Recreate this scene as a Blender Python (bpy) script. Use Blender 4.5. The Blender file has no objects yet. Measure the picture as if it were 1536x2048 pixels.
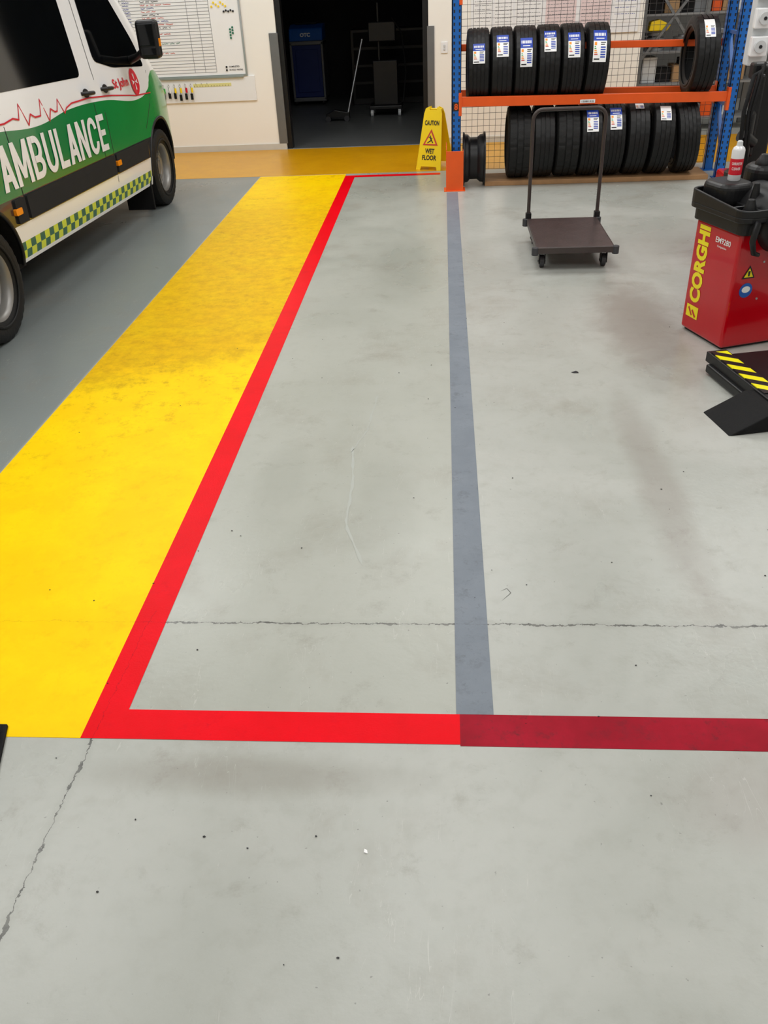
import bpy, math, random, bmesh
from math import sin, cos, pi, radians, atan2, sqrt
from mathutils import Matrix, Vector
random.seed(7)
scene = bpy.context.scene
COL = bpy.context.collection
scene.view_settings.view_transform = 'Standard'
scene.view_settings.look = 'None'

# ------------------------------------------------------------------ materials
def srgb(r, g, b):
    f = lambda c: (c/255/12.92) if c/255 <= .04045 else ((c/255+.055)/1.055)**2.4
    return (f(r), f(g), f(b), 1)

def mat(name, col, rough=.5, metal=0., var=.08, scale=8., bump=0., bscale=60., emit=0., coat=0., spec=.5):
    m = bpy.data.materials.new(name); m.use_nodes = True
    nt = m.node_tree; b = nt.nodes["Principled BSDF"]
    b.inputs["Roughness"].default_value = rough
    b.inputs["Metallic"].default_value = metal
    b.inputs["Specular IOR Level"].default_value = spec
    if coat: b.inputs["Coat Weight"].default_value = coat
    tc = nt.nodes.new("ShaderNodeTexCoord")
    n = nt.nodes.new("ShaderNodeTexNoise"); n.inputs["Scale"].default_value = scale
    n.inputs["Detail"].default_value = 4
    nt.links.new(tc.outputs["Object"], n.inputs["Vector"])
    mx = nt.nodes.new("ShaderNodeMix"); mx.data_type = 'RGBA'
    mx.inputs["A"].default_value = tuple(c*(1-var) for c in col[:3])+(1,)
    mx.inputs["B"].default_value = tuple(min(1, c*(1+var)) for c in col[:3])+(1,)
    nt.links.new(n.outputs["Fac"], mx.inputs["Factor"])
    nt.links.new(mx.outputs["Result"], b.inputs["Base Color"])
    if emit:
        b.inputs["Emission Color"].default_value = col
        b.inputs["Emission Strength"].default_value = emit
    if bump:
        n2 = nt.nodes.new("ShaderNodeTexNoise"); n2.inputs["Scale"].default_value = bscale
        bp = nt.nodes.new("ShaderNodeBump"); bp.inputs["Strength"].default_value = bump
        bp.inputs["Distance"].default_value = .01
        nt.links.new(tc.outputs["Object"], n2.inputs["Vector"])
        nt.links.new(n2.outputs["Fac"], bp.inputs["Height"])
        nt.links.new(bp.outputs["Normal"], b.inputs["Normal"])
    return m

M = {}
M['white'] = mat('white_paint', srgb(243,244,246), .25, coat=.4, var=.01)
M['wall'] = mat('cream_wall', srgb(247,244,237), .6, var=.02, scale=2)
M['trimw'] = mat('trim_grey', srgb(205,203,196), .5)
M['steelg'] = mat('grey_steel', srgb(120,122,124), .45, .5)
M['wire'] = mat('wire_grey', srgb(88,88,88), .5, .3)
M['alu'] = mat('aluminium', srgb(180,182,184), .35, .7)
M['black'] = mat('black_plastic', srgb(22,22,24), .38, var=.15, spec=.35)
M['blackm'] = mat('black_matt', srgb(20,20,21), .7, var=.2, bump=.2, spec=.2)
M['strip'] = mat('grey_rub_strip', srgb(42,43,45), .7, var=.1, spec=.1)
M['rubber'] = mat('tyre_rubber', srgb(12,12,13), .5, var=.2, scale=30, spec=.35)
M['rubber2'] = mat('tyre_rubber_used', srgb(20,20,20), .65, var=.25, scale=30, bump=.2, spec=.35)
M['glass'] = mat('dark_glass', srgb(10,12,14), .06, var=.1)
M['mirror'] = mat('mirror_glass', srgb(26,28,30), .05, .6)
M['blue'] = mat('rack_blue', srgb(10,98,184), .4, var=.1)
M['orange'] = mat('rack_orange', srgb(236,90,20), .4, var=.1)
M['red'] = mat('cabinet_red', srgb(190,2,20), .18, var=.06, coat=.6, spec=.3)
M['redd'] = mat('logo_red', srgb(208,16,42), .4, var=.02)
M['yel'] = mat('sign_yellow', srgb(253,216,10), .4, var=.04)
M['lime'] = mat('text_yellow', srgb(248,228,20), .4, var=.02)
M['paper'] = mat('paper_white', srgb(243,243,243), .6, var=.02)
M['lblue'] = mat('label_blue', srgb(20,62,170), .45, var=.03)
M['lgreen'] = mat('label_green', srgb(60,170,70), .5, var=.03)
M['lorange'] = mat('label_orange', srgb(245,150,30), .5, var=.03)
M['pink'] = mat('paper_pink', srgb(232,212,212), .6, var=.05)
M['ink'] = mat('ink_black', srgb(25,25,30), .6, var=.02)
M['inkb'] = mat('ink_blue', srgb(40,60,150), .6, var=.02)
M['inkr'] = mat('ink_red', srgb(200,60,50), .6, var=.02)
M['inkg'] = mat('ink_green', srgb(20,110,80), .6, var=.02)
M['line'] = mat('grid_line', srgb(120,122,125), .6, var=.02)
M['wood'] = mat('timber', srgb(165,125,85), .7, var=.25, scale=12)
M['deck'] = mat('trolley_deck', srgb(58,48,47), .36, var=.6, scale=9, bump=.2)
M['brown'] = mat('handle_brown', srgb(72,64,62), .4, .4, var=.2)
M['caster'] = mat('caster_rubber', srgb(55,55,58), .6)
M['rim'] = mat('wheel_rim', srgb(140,138,135), .4, .6)
M['cangrey'] = mat('can_white', srgb(225,225,228), .3, .1)
M['tealc'] = mat('machine_blue', srgb(10,40,112), .5)
M['tealc2'] = mat('machine_blue_light', srgb(26,92,180), .4)
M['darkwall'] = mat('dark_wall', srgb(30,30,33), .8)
M['partswall'] = mat('parts_wall', srgb(120,118,114), .8)
M['card'] = mat('cardboard', srgb(170,135,95), .8, var=.1)
M['rotor'] = mat('cast_metal', srgb(150,152,155), .4, .6)
M['lightgrey'] = mat('light_grey_plastic', srgb(205,208,210), .45)
M['shelfg'] = mat('shelf_grey', srgb(130,132,134), .5)
M['hand'] = mat('amber_lens', srgb(240,140,20), .2)
M['lamp'] = mat('lamp_tube', (1,1,1,1), .5, emit=4)
M['ceil'] = mat('ceiling_white', srgb(208,208,206), .8)
M['scuff'] = mat('pale_scuff', srgb(174,177,170), .6, var=.04)
M['faint'] = mat('faint_thread', srgb(88,88,84), .6, var=.04)

class N:
    def __init__(s, m): s.nt = m.node_tree
    def new(s, t): return s.nt.nodes.new(t)
    def link(s, a, b): s.nt.links.new(a, b)
    def val(s, x, sock):
        if isinstance(x, (int, float)): sock.default_value = x
        else: s.link(x, sock)
    def m(s, op, a, b=0., c=None):
        n = s.new("ShaderNodeMath"); n.operation = op
        s.val(a, n.inputs[0]); s.val(b, n.inputs[1])
        if c is not None: s.val(c, n.inputs[2])
        return n.outputs[0]
    def lt(s, a, b): return s.m('LESS_THAN', a, b)
    def gt(s, a, b): return s.m('GREATER_THAN', a, b)
    def mul(s, a, b): return s.m('MULTIPLY', a, b)
    def mix(s, f, a, b):
        n = s.new("ShaderNodeMix"); n.data_type = 'RGBA'
        s.val(f, n.inputs["Factor"])
        for x, k in ((a, "A"), (b, "B")):
            if isinstance(x, tuple): n.inputs[k].default_value = x
            else: s.link(x, n.inputs[k])
        return n.outputs["Result"]
    def noise(s, vec, scale, detail=4, rough=.5, dist=0.):
        n = s.new("ShaderNodeTexNoise"); n.inputs["Scale"].default_value = scale
        n.inputs["Detail"].default_value = detail; n.inputs["Roughness"].default_value = rough
        n.inputs["Distortion"].default_value = dist
        s.link(vec, n.inputs["Vector"]); return n.outputs["Fac"]
    def ramp(s, f, a, b, lo=0., hi=1.):
        n = s.new("ShaderNodeMapRange"); n.interpolation_type = 'SMOOTHSTEP'
        s.val(f, n.inputs["Value"]); n.inputs["From Min"].default_value = a; n.inputs["From Max"].default_value = b
        n.inputs["To Min"].default_value = lo; n.inputs["To Max"].default_value = hi
        return n.outputs["Result"]

def base_mat(name):
    m = bpy.data.materials.new(name); m.use_nodes = True
    k = N(m); tc = k.new("ShaderNodeTexCoord"); sp = k.new("ShaderNodeSeparateXYZ")
    k.link(tc.outputs["Object"], sp.inputs[0])
    return m, k, tc.outputs["Object"], sp.outputs, m.node_tree.nodes["Principled BSDF"]

def floor_material():
    m, k, v, s, b = base_mat('painted_concrete')
    x, y = s[0], s[1]
    big = k.noise(v, .9, 5, .6, .6)
    fine = k.noise(v, 14, 6, .6)
    c = k.mix(k.ramp(big, .35, .7), srgb(168,170,163), srgb(180,181,175))
    c = k.mix(k.mul(k.ramp(fine, .45, .75), .28), c, srgb(152,152,143))
    lane = k.mul(k.mul(k.gt(x, -.97), k.lt(x, .04)), k.mul(k.gt(y, 1.74), .5))
    c = k.mix(lane, c, srgb(164,166,154))
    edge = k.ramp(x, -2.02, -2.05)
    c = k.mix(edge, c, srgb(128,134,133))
    st = k.noise(v, 1.5, 7, .7, .3)
    stain = k.mul(k.ramp(st, .50, .74), .45)
    c = k.mix(stain, c, srgb(134,126,113))
    st2 = k.noise(v, 5.5, 7, .75, .3)
    c = k.mix(k.mul(k.ramp(st2, .54, .74), .38), c, srgb(128,122,111))
    def blot(cx, cy, sx_, sy_, amt, col, c, nz=.5):
        dx = k.m('DIVIDE', k.m('SUBTRACT', x, cx), sx_); dy = k.m('DIVIDE', k.m('SUBTRACT', y, cy), sy_)
        r = k.m('SQRT', k.m('ADD', k.mul(dx, dx), k.mul(dy, dy)))
        r = k.m('ADD', r, k.mul(k.m('SUBTRACT', k.noise(v, 4, 6, .65, .6), .5), nz*2))
        return k.mix(k.mul(k.ramp(r, 1.1, .3), amt), c, col)
    c = blot(1.18, 4.9, .32, 1.1, .48, srgb(112,94,84), c)
    c = blot(.9, 3.1, .12, 1.0, .32, srgb(118,102,92), c)
    c = blot(-.55, 1.50, .55, .09, .42, srgb(126,120,108), c, .3)
    c = blot(-.25, 2.9, .18, .6, .2, srgb(124,126,114), c)
    c = blot(-.72, 3.1, .14, .5, .18, srgb(124,126,114), c)
    c = blot(.85, 1.45, .35, .2, .2, srgb(138,118,112), c)
    c = blot(-.3, 6.2, .4, .9, .18, srgb(128,128,116), c)
    sp = k.noise(v, 70, 2, .5)
    c = k.mix(k.mul(k.ramp(sp, .71, .80), .55), c, srgb(84,82,78))
    mp = k.new("ShaderNodeMapping"); mp.inputs["Scale"].default_value = (9, .9, 1); k.link(v, mp.inputs[0])
    sc = k.noise(mp.outputs[0], 1.5, 3, .5, 2)
    line = k.lt(k.m('ABSOLUTE', k.m('SUBTRACT', sc, .5)), .0018)
    c = k.mix(k.mul(line, k.mul(k.ramp(st, .48, .55), .3)), c, srgb(205,206,200))
    # cracks
    jit = k.m('ADD', k.mul(k.m('SUBTRACT', k.noise(v, 7, 3, .7), .5), .04), k.mul(k.m('SUBTRACT', k.noise(v, 45, 3, .7), .5), .022))
    jit2 = k.m('ADD', k.mul(k.m('SUBTRACT', k.noise(v, 8, 3, .7), .5), .05), k.mul(k.m('SUBTRACT', k.noise(v, 50, 3, .7), .5), .02))
    wv = k.ramp(k.noise(v, 26, 4, .7), .43, .66, .0012, .0065)
    wv2 = k.ramp(k.noise(v, 13, 5, .7), .48, .64, .0011, .0062)
    d1 = k.m('ABSOLUTE', k.m('ADD', k.m('SUBTRACT', y, 2.14), jit))
    cr1 = k.mul(k.lt(d1, wv), k.gt(x, -1.0))
    d2 = k.m('ABSOLUTE', k.m('ADD', k.m('SUBTRACT', x, -1.035), jit2))
    cr2 = k.mul(k.lt(d2, wv2), k.lt(y, 1.66))
    cr = k.m('MAXIMUM', cr1, cr2)
    halo = k.m('MAXIMUM', k.mul(k.ramp(d1, .03, .0), k.gt(x, -1.0)), k.mul(k.ramp(d2, .03, .0), k.lt(y, 1.66)))
    c = k.mix(k.mul(halo, .14), c, srgb(120,120,112))
    c = k.mix(k.mul(cr, .88), c, k.mix(k.ramp(fine, .4, .6), srgb(54,54,50), srgb(98,98,92)))
    k.link(c, b.inputs["Base Color"])
    k.link(k.ramp(big, .3, .7, .26, .38), b.inputs["Roughness"])
    b.inputs["Specular IOR Level"].default_value = .5
    bp = k.new("ShaderNodeBump"); bp.inputs["Strength"].default_value = .1; bp.inputs["Distance"].default_value = .004
    k.link(k.noise(v, 55, 3, .5), bp.inputs["Height"]); k.link(bp.outputs[0], b.inputs["Normal"])
    return m

def tape_material(name, c1, c2, dirt, dirtamt=.3, rough=.4, ydark=None, bump=.1, fleck=.3, xcrack=False, spec=.08, ysmooth=None):
    m, k, v, s, b = base_mat(name)
    n = k.noise(v, 3.5, 6, .65, 0.)
    c = k.mix(k.ramp(n, .35, .7), c1, c2)
    n2 = k.noise(v, 11, 8, .78, 0.)
    msk = k.noise(v, 1.6, 3, .6, 0.)
    amt = k.mul(k.ramp(n2, .50, .66), k.ramp(msk, .40, .62, dirtamt*.35, dirtamt))
    n3 = k.noise(v, 55, 5, .7)
    fl = k.mul(k.ramp(n3, .56, .70), k.mul(k.ramp(n, .45, .6), fleck))
    if ysmooth:
        q = k.ramp(s[1], ysmooth[0], ysmooth[1], ysmooth[2], 1.)
        amt = k.mul(amt, q); fl = k.mul(fl, q)
    c = k.mix(amt, c, dirt)
    c = k.mix(fl, c, dirt)
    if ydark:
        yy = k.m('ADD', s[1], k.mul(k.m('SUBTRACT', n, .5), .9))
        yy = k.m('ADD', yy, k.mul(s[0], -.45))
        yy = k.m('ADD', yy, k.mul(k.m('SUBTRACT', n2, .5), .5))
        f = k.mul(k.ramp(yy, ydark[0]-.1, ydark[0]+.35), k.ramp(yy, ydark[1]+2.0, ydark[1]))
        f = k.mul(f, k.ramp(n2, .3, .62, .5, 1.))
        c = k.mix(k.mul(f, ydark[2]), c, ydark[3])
    jit = k.m('ADD', k.mul(k.m('SUBTRACT', k.noise(v, 7, 3, .7), .5), .04), k.mul(k.m('SUBTRACT', k.noise(v, 45, 3, .7), .5), .022))
    d1 = k.m('ABSOLUTE', k.m('ADD', k.m('SUBTRACT', s[1], 2.14), jit))
    c = k.mix(k.mul(k.lt(d1, .0012), .35), c, dirt)
    if xcrack:
        d2 = k.m('ABSOLUTE', k.m('ADD', k.m('SUBTRACT', s[0], k.m('ADD', -1.035, k.mul(k.m('SUBTRACT', s[1], 1.62), .03))), jit))
        c = k.mix(k.mul(k.mul(k.lt(d2, .0010), k.lt(s[1], 2.2)), .4), c, dirt)
    k.link(c, b.inputs["Base Color"]); b.inputs["Roughness"].default_value = rough
    b.inputs["Specular IOR Level"].default_value = spec
    bp = k.new("ShaderNodeBump"); bp.inputs["Strength"].default_value = bump; bp.inputs["Distance"].default_value = .003
    k.link(k.noise(v, 160, 3, .6), bp.inputs["Height"]); k.link(bp.outputs[0], b.inputs["Normal"])
    return m

SH = .03; SY = 6.5
def livery_material():
    m, k, v, s, b = base_mat('ambulance_livery')
    y = s[1]; z = k.m('ADD', s[2], k.mul(k.m('SUBTRACT', y, SY), SH))
    def curve(pts):
        fc = k.new("ShaderNodeFloatCurve"); cu = fc.mapping.curves[0]
        P = [((a-3.5)/6.2, b_/2) for a, b_ in pts]
        cu.points[0].location = P[0]; cu.points[1].location = P[-1]
        for p in P[1:-1]: cu.points.new(*p)
        fc.mapping.update()
        k.link(k.m('DIVIDE', k.m('SUBTRACT', y, 3.5), 6.2), fc.inputs["Value"])
        return k.mul(fc.outputs[0], 2.)
    top = curve([(3.5,1.12),(5.3,1.10),(5.9,1.07),(6.5,1.115),(7.2,1.11),(8.1,1.05),(8.35,1.10),(8.6,1.24),(8.9,1.2),(9.7,1.1)])
    green = k.mix(k.ramp(y, 5.5, 8.8), srgb(0,122,64), srgb(34,148,64))
    c = k.mix(k.lt(z, top), srgb(243,244,246), green)
    blk = k.mul(k.lt(z, .72), k.lt(y, 8.6))
    c = k.mix(blk, c, srgb(40,41,42))
    c = k.mix(k.mul(k.lt(z, .555), k.lt(y, 8.6)), c, srgb(234,236,238))
    fy = k.m('FLOOR', k.m('DIVIDE', y, .075)); fz = k.m('FLOOR', k.m('DIVIDE', k.m('SUBTRACT', z, .345), .0525))
    ck = k.m('MODULO', k.m('ADD', fy, fz), 2.)
    chk = k.mix(k.gt(ck, .5), srgb(214,224,26), srgb(12,92,58))
    band = k.mul(k.mul(k.gt(z, .345), k.lt(z, .45)), k.mul(k.gt(y, 3.8), k.lt(y, 8.05)))
    c = k.mix(band, c, chk)
    c = k.mix(k.mul(k.lt(z, .5), k.gt(y, 8.6)), c, srgb(40,40,40))
    k.link(c, b.inputs["Base Color"]); b.inputs["Roughness"].default_value = .2
    b.inputs["Coat Weight"].default_value = .4
    return m

def hazard_material():
    m, k, v, s, b = base_mat('hazard_stripes')
    t = k.m('MODULO', k.m('ADD', k.m('DIVIDE', k.m('ADD', s[1], k.mul(s[0], .9)), .12), 50.), 1.)
    c = k.mix(k.gt(t, .5), srgb(22,22,22), srgb(243,233,20))
    k.link(c, b.inputs["Base Color"]); b.inputs["Roughness"].default_value = .4
    return m

# ------------------------------------------------------------------ mesh builder
def worldm(ob):
    if ob.parent is None: return ob.matrix_basis.copy()
    return worldm(ob.parent) @ ob.matrix_parent_inverse @ ob.matrix_basis

class MB:
    def __init__(s): s.v = []; s.f = []; s.m = []
    def add(s, vs, fs, m=0, T=None):
        o = len(s.v)
        for p in vs:
            p = Vector(p)
            if T is not None: p = T @ p
            s.v.append(tuple(p))
        for i, f in enumerate(fs):
            s.f.append([o+j for j in f]); s.m.append(m[i] if isinstance(m, list) else m)
        return s
    def box(s, x0, x1, y0, y1, z0, z1, m=0, T=None):
        vs = [(x0,y0,z0),(x1,y0,z0),(x1,y1,z0),(x0,y1,z0),(x0,y0,z1),(x1,y0,z1),(x1,y1,z1),(x0,y1,z1)]
        return s.add(vs, [(0,3,2,1),(4,5,6,7),(0,1,5,4),(1,2,6,5),(2,3,7,6),(3,0,4,7)], m, T)
    def bar(s, p0, p1, w, h, m=0, up=(0,0,1)):
        p0, p1 = Vector(p0), Vector(p1); d = (p1-p0).normalized(); u = Vector(up)
        sd = d.cross(u)
        if sd.length < 1e-4: sd = d.cross(Vector((1,0,0)))
        sd.normalize(); u = sd.cross(d).normalized()
        vs = []
        for p in (p0, p1):
            for a, b in ((-1,-1),(1,-1),(1,1),(-1,1)):
                vs.append(p+sd*(w/2*a)+u*(h/2*b))
        return s.add(vs, [(0,1,2,3),(7,6,5,4),(0,4,5,1),(1,5,6,2),(2,6,7,3),(3,7,4,0)], m)
    def tube(s, pts, r, n=10, m=0, closed=False):
        pts = [Vector(p) for p in pts]; k = len(pts)
        rr = r if isinstance(r, list) else [r]*k
        ref = None
        vs = []
        for i, p in enumerate(pts):
            if closed: d = pts[(i+1) % k]-pts[i-1]
            else: d = pts[min(i+1, k-1)]-pts[max(i-1, 0)]
            d.normalize()
            if ref is None:
                ref = Vector((0,0,1)) if abs(d.z) < .9 else Vector((1,0,0))
            a = (ref - d*ref.dot(d))
            if a.length < 1e-4: a = d.orthogonal()
            a.normalize(); b = d.cross(a); ref = a
            for j in range(n):
                t = 2*pi*j/n
                vs.append(p+a*(rr[i]*cos(t))+b*(rr[i]*sin(t)))
        fs = []
        for i in range(k if closed else k-1):
            for j in range(n):
                i2 = (i+1) % k
                fs.append((i*n+j, i*n+(j+1) % n, i2*n+(j+1) % n, i2*n+j))
        if not closed:
            fs.append(tuple(range(n-1, -1, -1))); fs.append(tuple(range((k-1)*n, k*n)))
        return s.add(vs, fs, m)
    def cyl(s, p0, p1, r0, r1=None, n=20, m=0):
        return s.tube([p0, p1], [r0, r0 if r1 is None else r1], n, m)
    def lathe(s, prof, n=32, m=0, T=None, closed=False, rfun=None):
        vs = []
        for i in range(n):
            t = 2*pi*i/n
            for q, (h, r) in enumerate(prof):
                if rfun: r = rfun(q, i, r)
                vs.append((h, r*cos(t), r*sin(t)))
        k = len(prof); fs = []; ms = []
        for i in range(n):
            i2 = (i+1) % n
            for j in range(k if closed else k-1):
                j2 = (j+1) % k
                fs.append((i*k+j, i2*k+j, i2*k+j2, i*k+j2))
                ms.append(m[j] if isinstance(m, list) else m)
        return s.add(vs, fs, ms, T)
    def prism(s, poly, d, m=0, T=None):
        n = len(poly); d = Vector(d)
        vs = [Vector(p) for p in poly]+[Vector(p)+d for p in poly]
        fs = [tuple(range(n-1, -1, -1)), tuple(range(n, 2*n))]+[(i, (i+1) % n, n+(i+1) % n, n+i) for i in range(n)]
        return s.add(vs, fs, m, T)
    def quad(s, a, b, c, d, m=0): return s.add([a, b, c, d], [(0,1,2,3)], m)
    def mesh(s, name, mats, smooth=None):
        me = bpy.data.meshes.new(name); me.from_pydata(s.v, [], s.f)
        for x in mats: me.materials.append(x)
        for p, i in zip(me.polygons, s.m): p.material_index = i
        me.update()
        if smooth is not None:
            for p in me.polygons: p.use_smooth = True
            me.set_sharp_from_angle(angle=radians(smooth))
        return me
    def obj(s, name, mats, parent=None, keep=True, bevel=0., smooth=None, segs=2):
        if not isinstance(mats, (list, tuple)): mats = [mats]
        me = s.mesh(name, mats, smooth)
        return link(name, me, parent, keep, bevel, segs)

def link(name, me, parent=None, keep=True, bevel=0., segs=2):
    ob = bpy.data.objects.new(name, me); COL.objects.link(ob)
    if parent:
        ob.parent = parent
        if keep: ob.matrix_parent_inverse = worldm(parent).inverted()
    if bevel:
        md = ob.modifiers.new('bevel', 'BEVEL'); md.width = bevel; md.segments = segs
        md.limit_method = 'ANGLE'; md.angle_limit = radians(40)
    return ob

def info(ob, label, cat=None, group=None, kind=None):
    if label: ob["label"] = label
    if cat: ob["category"] = cat
    if group: ob["group"] = group
    if kind: ob["kind"] = kind
    return ob

def empty(name, loc, label, cat, rotz=0., group=None):
    e = bpy.data.objects.new(name, None)
    e.empty_display_size = .1
    e.matrix_basis = Matrix.Translation(loc) @ Matrix.Rotation(rotz, 4, 'Z')
    COL.objects.link(e)
    return info(e, label, cat, group)

def text_mesh(body, bold=.0, spacing=1.):
    cu = bpy.data.curves.new('t', 'FONT'); cu.body = body; cu.size = 1; cu.offset = bold
    cu.space_character = spacing; cu.resolution_u = 3
    ob = bpy.data.objects.new('t', cu); COL.objects.link(ob)
    dg = bpy.context.evaluated_depsgraph_get(); dg.update()
    me = bpy.data.meshes.new_from_object(ob.evaluated_get(dg))
    bpy.data.objects.remove(ob); bpy.data.curves.remove(cu)
    return me

def text(name, body, material, fn, w, h, parent=None, bold=.02, keep=True, spacing=1.):
    me = text_mesh(body, bold, spacing)
    xs = [v.co.x for v in me.vertices]; ys = [v.co.y for v in me.vertices]
    x0, x1, y0, y1 = min(xs), max(xs), min(ys), max(ys)
    for v in me.vertices:
        v.co = Vector(fn((v.co.x-x0)/(x1-x0)*w, (v.co.y-y0)/(y1-y0)*h))
    me.materials.clear(); me.materials.append(material); me.name = name
    return link(name, me, parent, keep)

def stroke_glyphs(word, cell, gap, H_, sw):
    """heavy condensed capitals as convex quads"""
    out = []; x = 0.
    def rect(x0, x1, y0, y1): out.append([Vector((x0,y0)),Vector((x1,y0)),Vector((x1,y1)),Vector((x0,y1))])
    def diag(xa, ya, xb, yb, w_=sw*1.08):
        out.append([Vector((xa-w_/2,ya)),Vector((xa+w_/2,ya)),Vector((xb+w_/2,yb)),Vector((xb-w_/2,yb))])
    def arc(cx, cy, rx, ry, a0, a1, n=8, w_=sw):
        for i in range(n):
            t0 = a0+(a1-a0)*i/n; t1 = a0+(a1-a0)*(i+1)/n
            out.append([Vector((cx+(rx-w_)*cos(t0),cy+(ry-w_*.8)*sin(t0))),Vector((cx+rx*cos(t0),cy+ry*sin(t0))),Vector((cx+rx*cos(t1),cy+ry*sin(t1))),Vector((cx+(rx-w_)*cos(t1),cy+(ry-w_*.8)*sin(t1)))])
    for ch in word:
        w = cell*(1.25 if ch == 'M' else .85 if ch in 'LE' else 1.)
        if ch == 'A':
            diag(x+sw/2,0,x+w/2,H_); diag(x+w-sw/2,0,x+w/2,H_); rect(x+w*.25,x+w*.75,H_*.2,H_*.2+sw*.8)
        elif ch == 'M':
            rect(x,x+sw,0,H_); rect(x+w-sw,x+w,0,H_); diag(x+w/2,H_*.15,x+sw*.6,H_,sw*.95); diag(x+w/2,H_*.15,x+w-sw*.6,H_,sw*.95)
        elif ch == 'B':
            rect(x,x+sw,0,H_)
            for (y0, y1, r) in ((0,H_*.54,w),(H_*.54-sw*.8,H_,w*.95)):
                rect(x+sw,x+w*.5,y0,y0+sw*.8); rect(x+sw,x+w*.5,y1-sw*.8,y1)
                arc(x+w*.5,(y0+y1)/2,r-w*.5,(y1-y0)/2,-pi/2,pi/2)
        elif ch == 'U':
            rect(x,x+sw,w*.5,H_); rect(x+w-sw,x+w,w*.5,H_); arc(x+w/2,w*.5,w/2,w*.5,pi,2*pi,10)
        elif ch == 'L':
            rect(x,x+sw,0,H_); rect(x+sw,x+w,0,sw*.85)
        elif ch == 'N':
            rect(x,x+sw,0,H_); rect(x+w-sw,x+w,0,H_); diag(x+w-sw*.55,0,x+sw*.55,H_)
        elif ch == 'C':
            rect(x,x+sw,w*.5,H_-w*.5); arc(x+w/2,H_-w*.5,w/2,w*.5,radians(5),pi,10); arc(x+w/2,w*.5,w/2,w*.5,pi,radians(355),10)
        elif ch == 'E':
            rect(x,x+sw,0,H_); rect(x+sw,x+w,0,sw*.85); rect(x+sw,x+w,H_-sw*.85,H_); rect(x+sw,x+w*.92,H_*.5-sw*.4,H_*.5+sw*.4)
        x += w+gap*(.55 if ch in 'A' else 1.)
    return out, x-gap

def plane_fn(o, ux, uy):
    o, ux, uy = Vector(o), Vector(ux).normalized(), Vector(uy).normalized()
    return lambda a, b: o+ux*a+uy*b

# ------------------------------------------------------------------ camera
X=(.99738,-.002616,-.07219); Y=(.05901,-.54673,.83523); Z=(-.04165,-.83730,-.54514)
R3 = Matrix(((X[0],-X[1],-X[2]),(Y[0],-Y[1],-Y[2]),(Z[0],-Z[1],-Z[2])))
cd = bpy.data.cameras.new('camera'); cam = bpy.data.objects.new('camera', cd); COL.objects.link(cam)
cam.matrix_world = Matrix.Translation((0,0,1.85)) @ R3.to_quaternion().to_matrix().to_4x4()
cd.sensor_fit = 'VERTICAL'; cd.sensor_height = 36; cd.lens = 1656/2048*36; cd.clip_start = .05
scene.camera = cam

# ------------------------------------------------------------------ room
WY = 11.4
def struct(name, mb, m, **k):
    return info(mb.obj(name, m, **k), None, None, None, 'structure')
fm = floor_material()
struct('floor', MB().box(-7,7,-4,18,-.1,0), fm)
struct('wall_back', MB().box(-7,-2.0,WY,WY+.16,0,5).box(-.17,2.34,WY,WY+.16,0,5).box(-2.0,-.17,WY,WY+.16,2.6,5).box(5.5,7,WY,WY+.16,0,5).box(2.34,5.5,WY,WY+.16,2.6,5), M['wall'])
struct('wall_left', MB().box(-7.15,-7,-4,WY,0,5), M['wall'])
struct('wall_right', MB().box(7,7.15,-4,18,0,5), M['wall'])
struct('wall_front', MB().box(-7,7,-4.15,-4,0,5), M['wall'])
struct('ceiling', MB().box(-7,7,-4,18,5,5.1), M['ceil'])
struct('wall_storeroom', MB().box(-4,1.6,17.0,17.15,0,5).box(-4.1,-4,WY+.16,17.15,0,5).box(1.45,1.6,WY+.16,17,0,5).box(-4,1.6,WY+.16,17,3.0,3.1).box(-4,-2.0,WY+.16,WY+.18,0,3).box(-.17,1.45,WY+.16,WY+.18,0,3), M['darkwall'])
struct('wall_parts_room', MB().box(1.6,7,14.5,14.6,0,5), M['partswall'])
struct('baseboard_back', MB().box(-7,-2.0,WY-.012,WY,0,.07).box(-.17,2.34,WY-.012,WY,0,.07), M['trimw'])
struct('trim_1', MB().box(-2.09,-1.985,WY-.012,WY+.17,.07,1.3).box(-.185,-.1,WY-.012,WY+.17,.07,1.3), M['steelg'])
struct('trim_2', MB().box(-1.99,-1.93,WY+.02,WY+.16,0,2.6,0).box(-.24,-.18,WY+.02,WY+.16,0,2.6,0), M['black'])
struct('floor_storeroom', MB().box(-4,1.45,WY+.02,17,.0005,.003), mat('storeroom_floor', srgb(86,88,88), .4, var=.15, scale=3))

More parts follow.
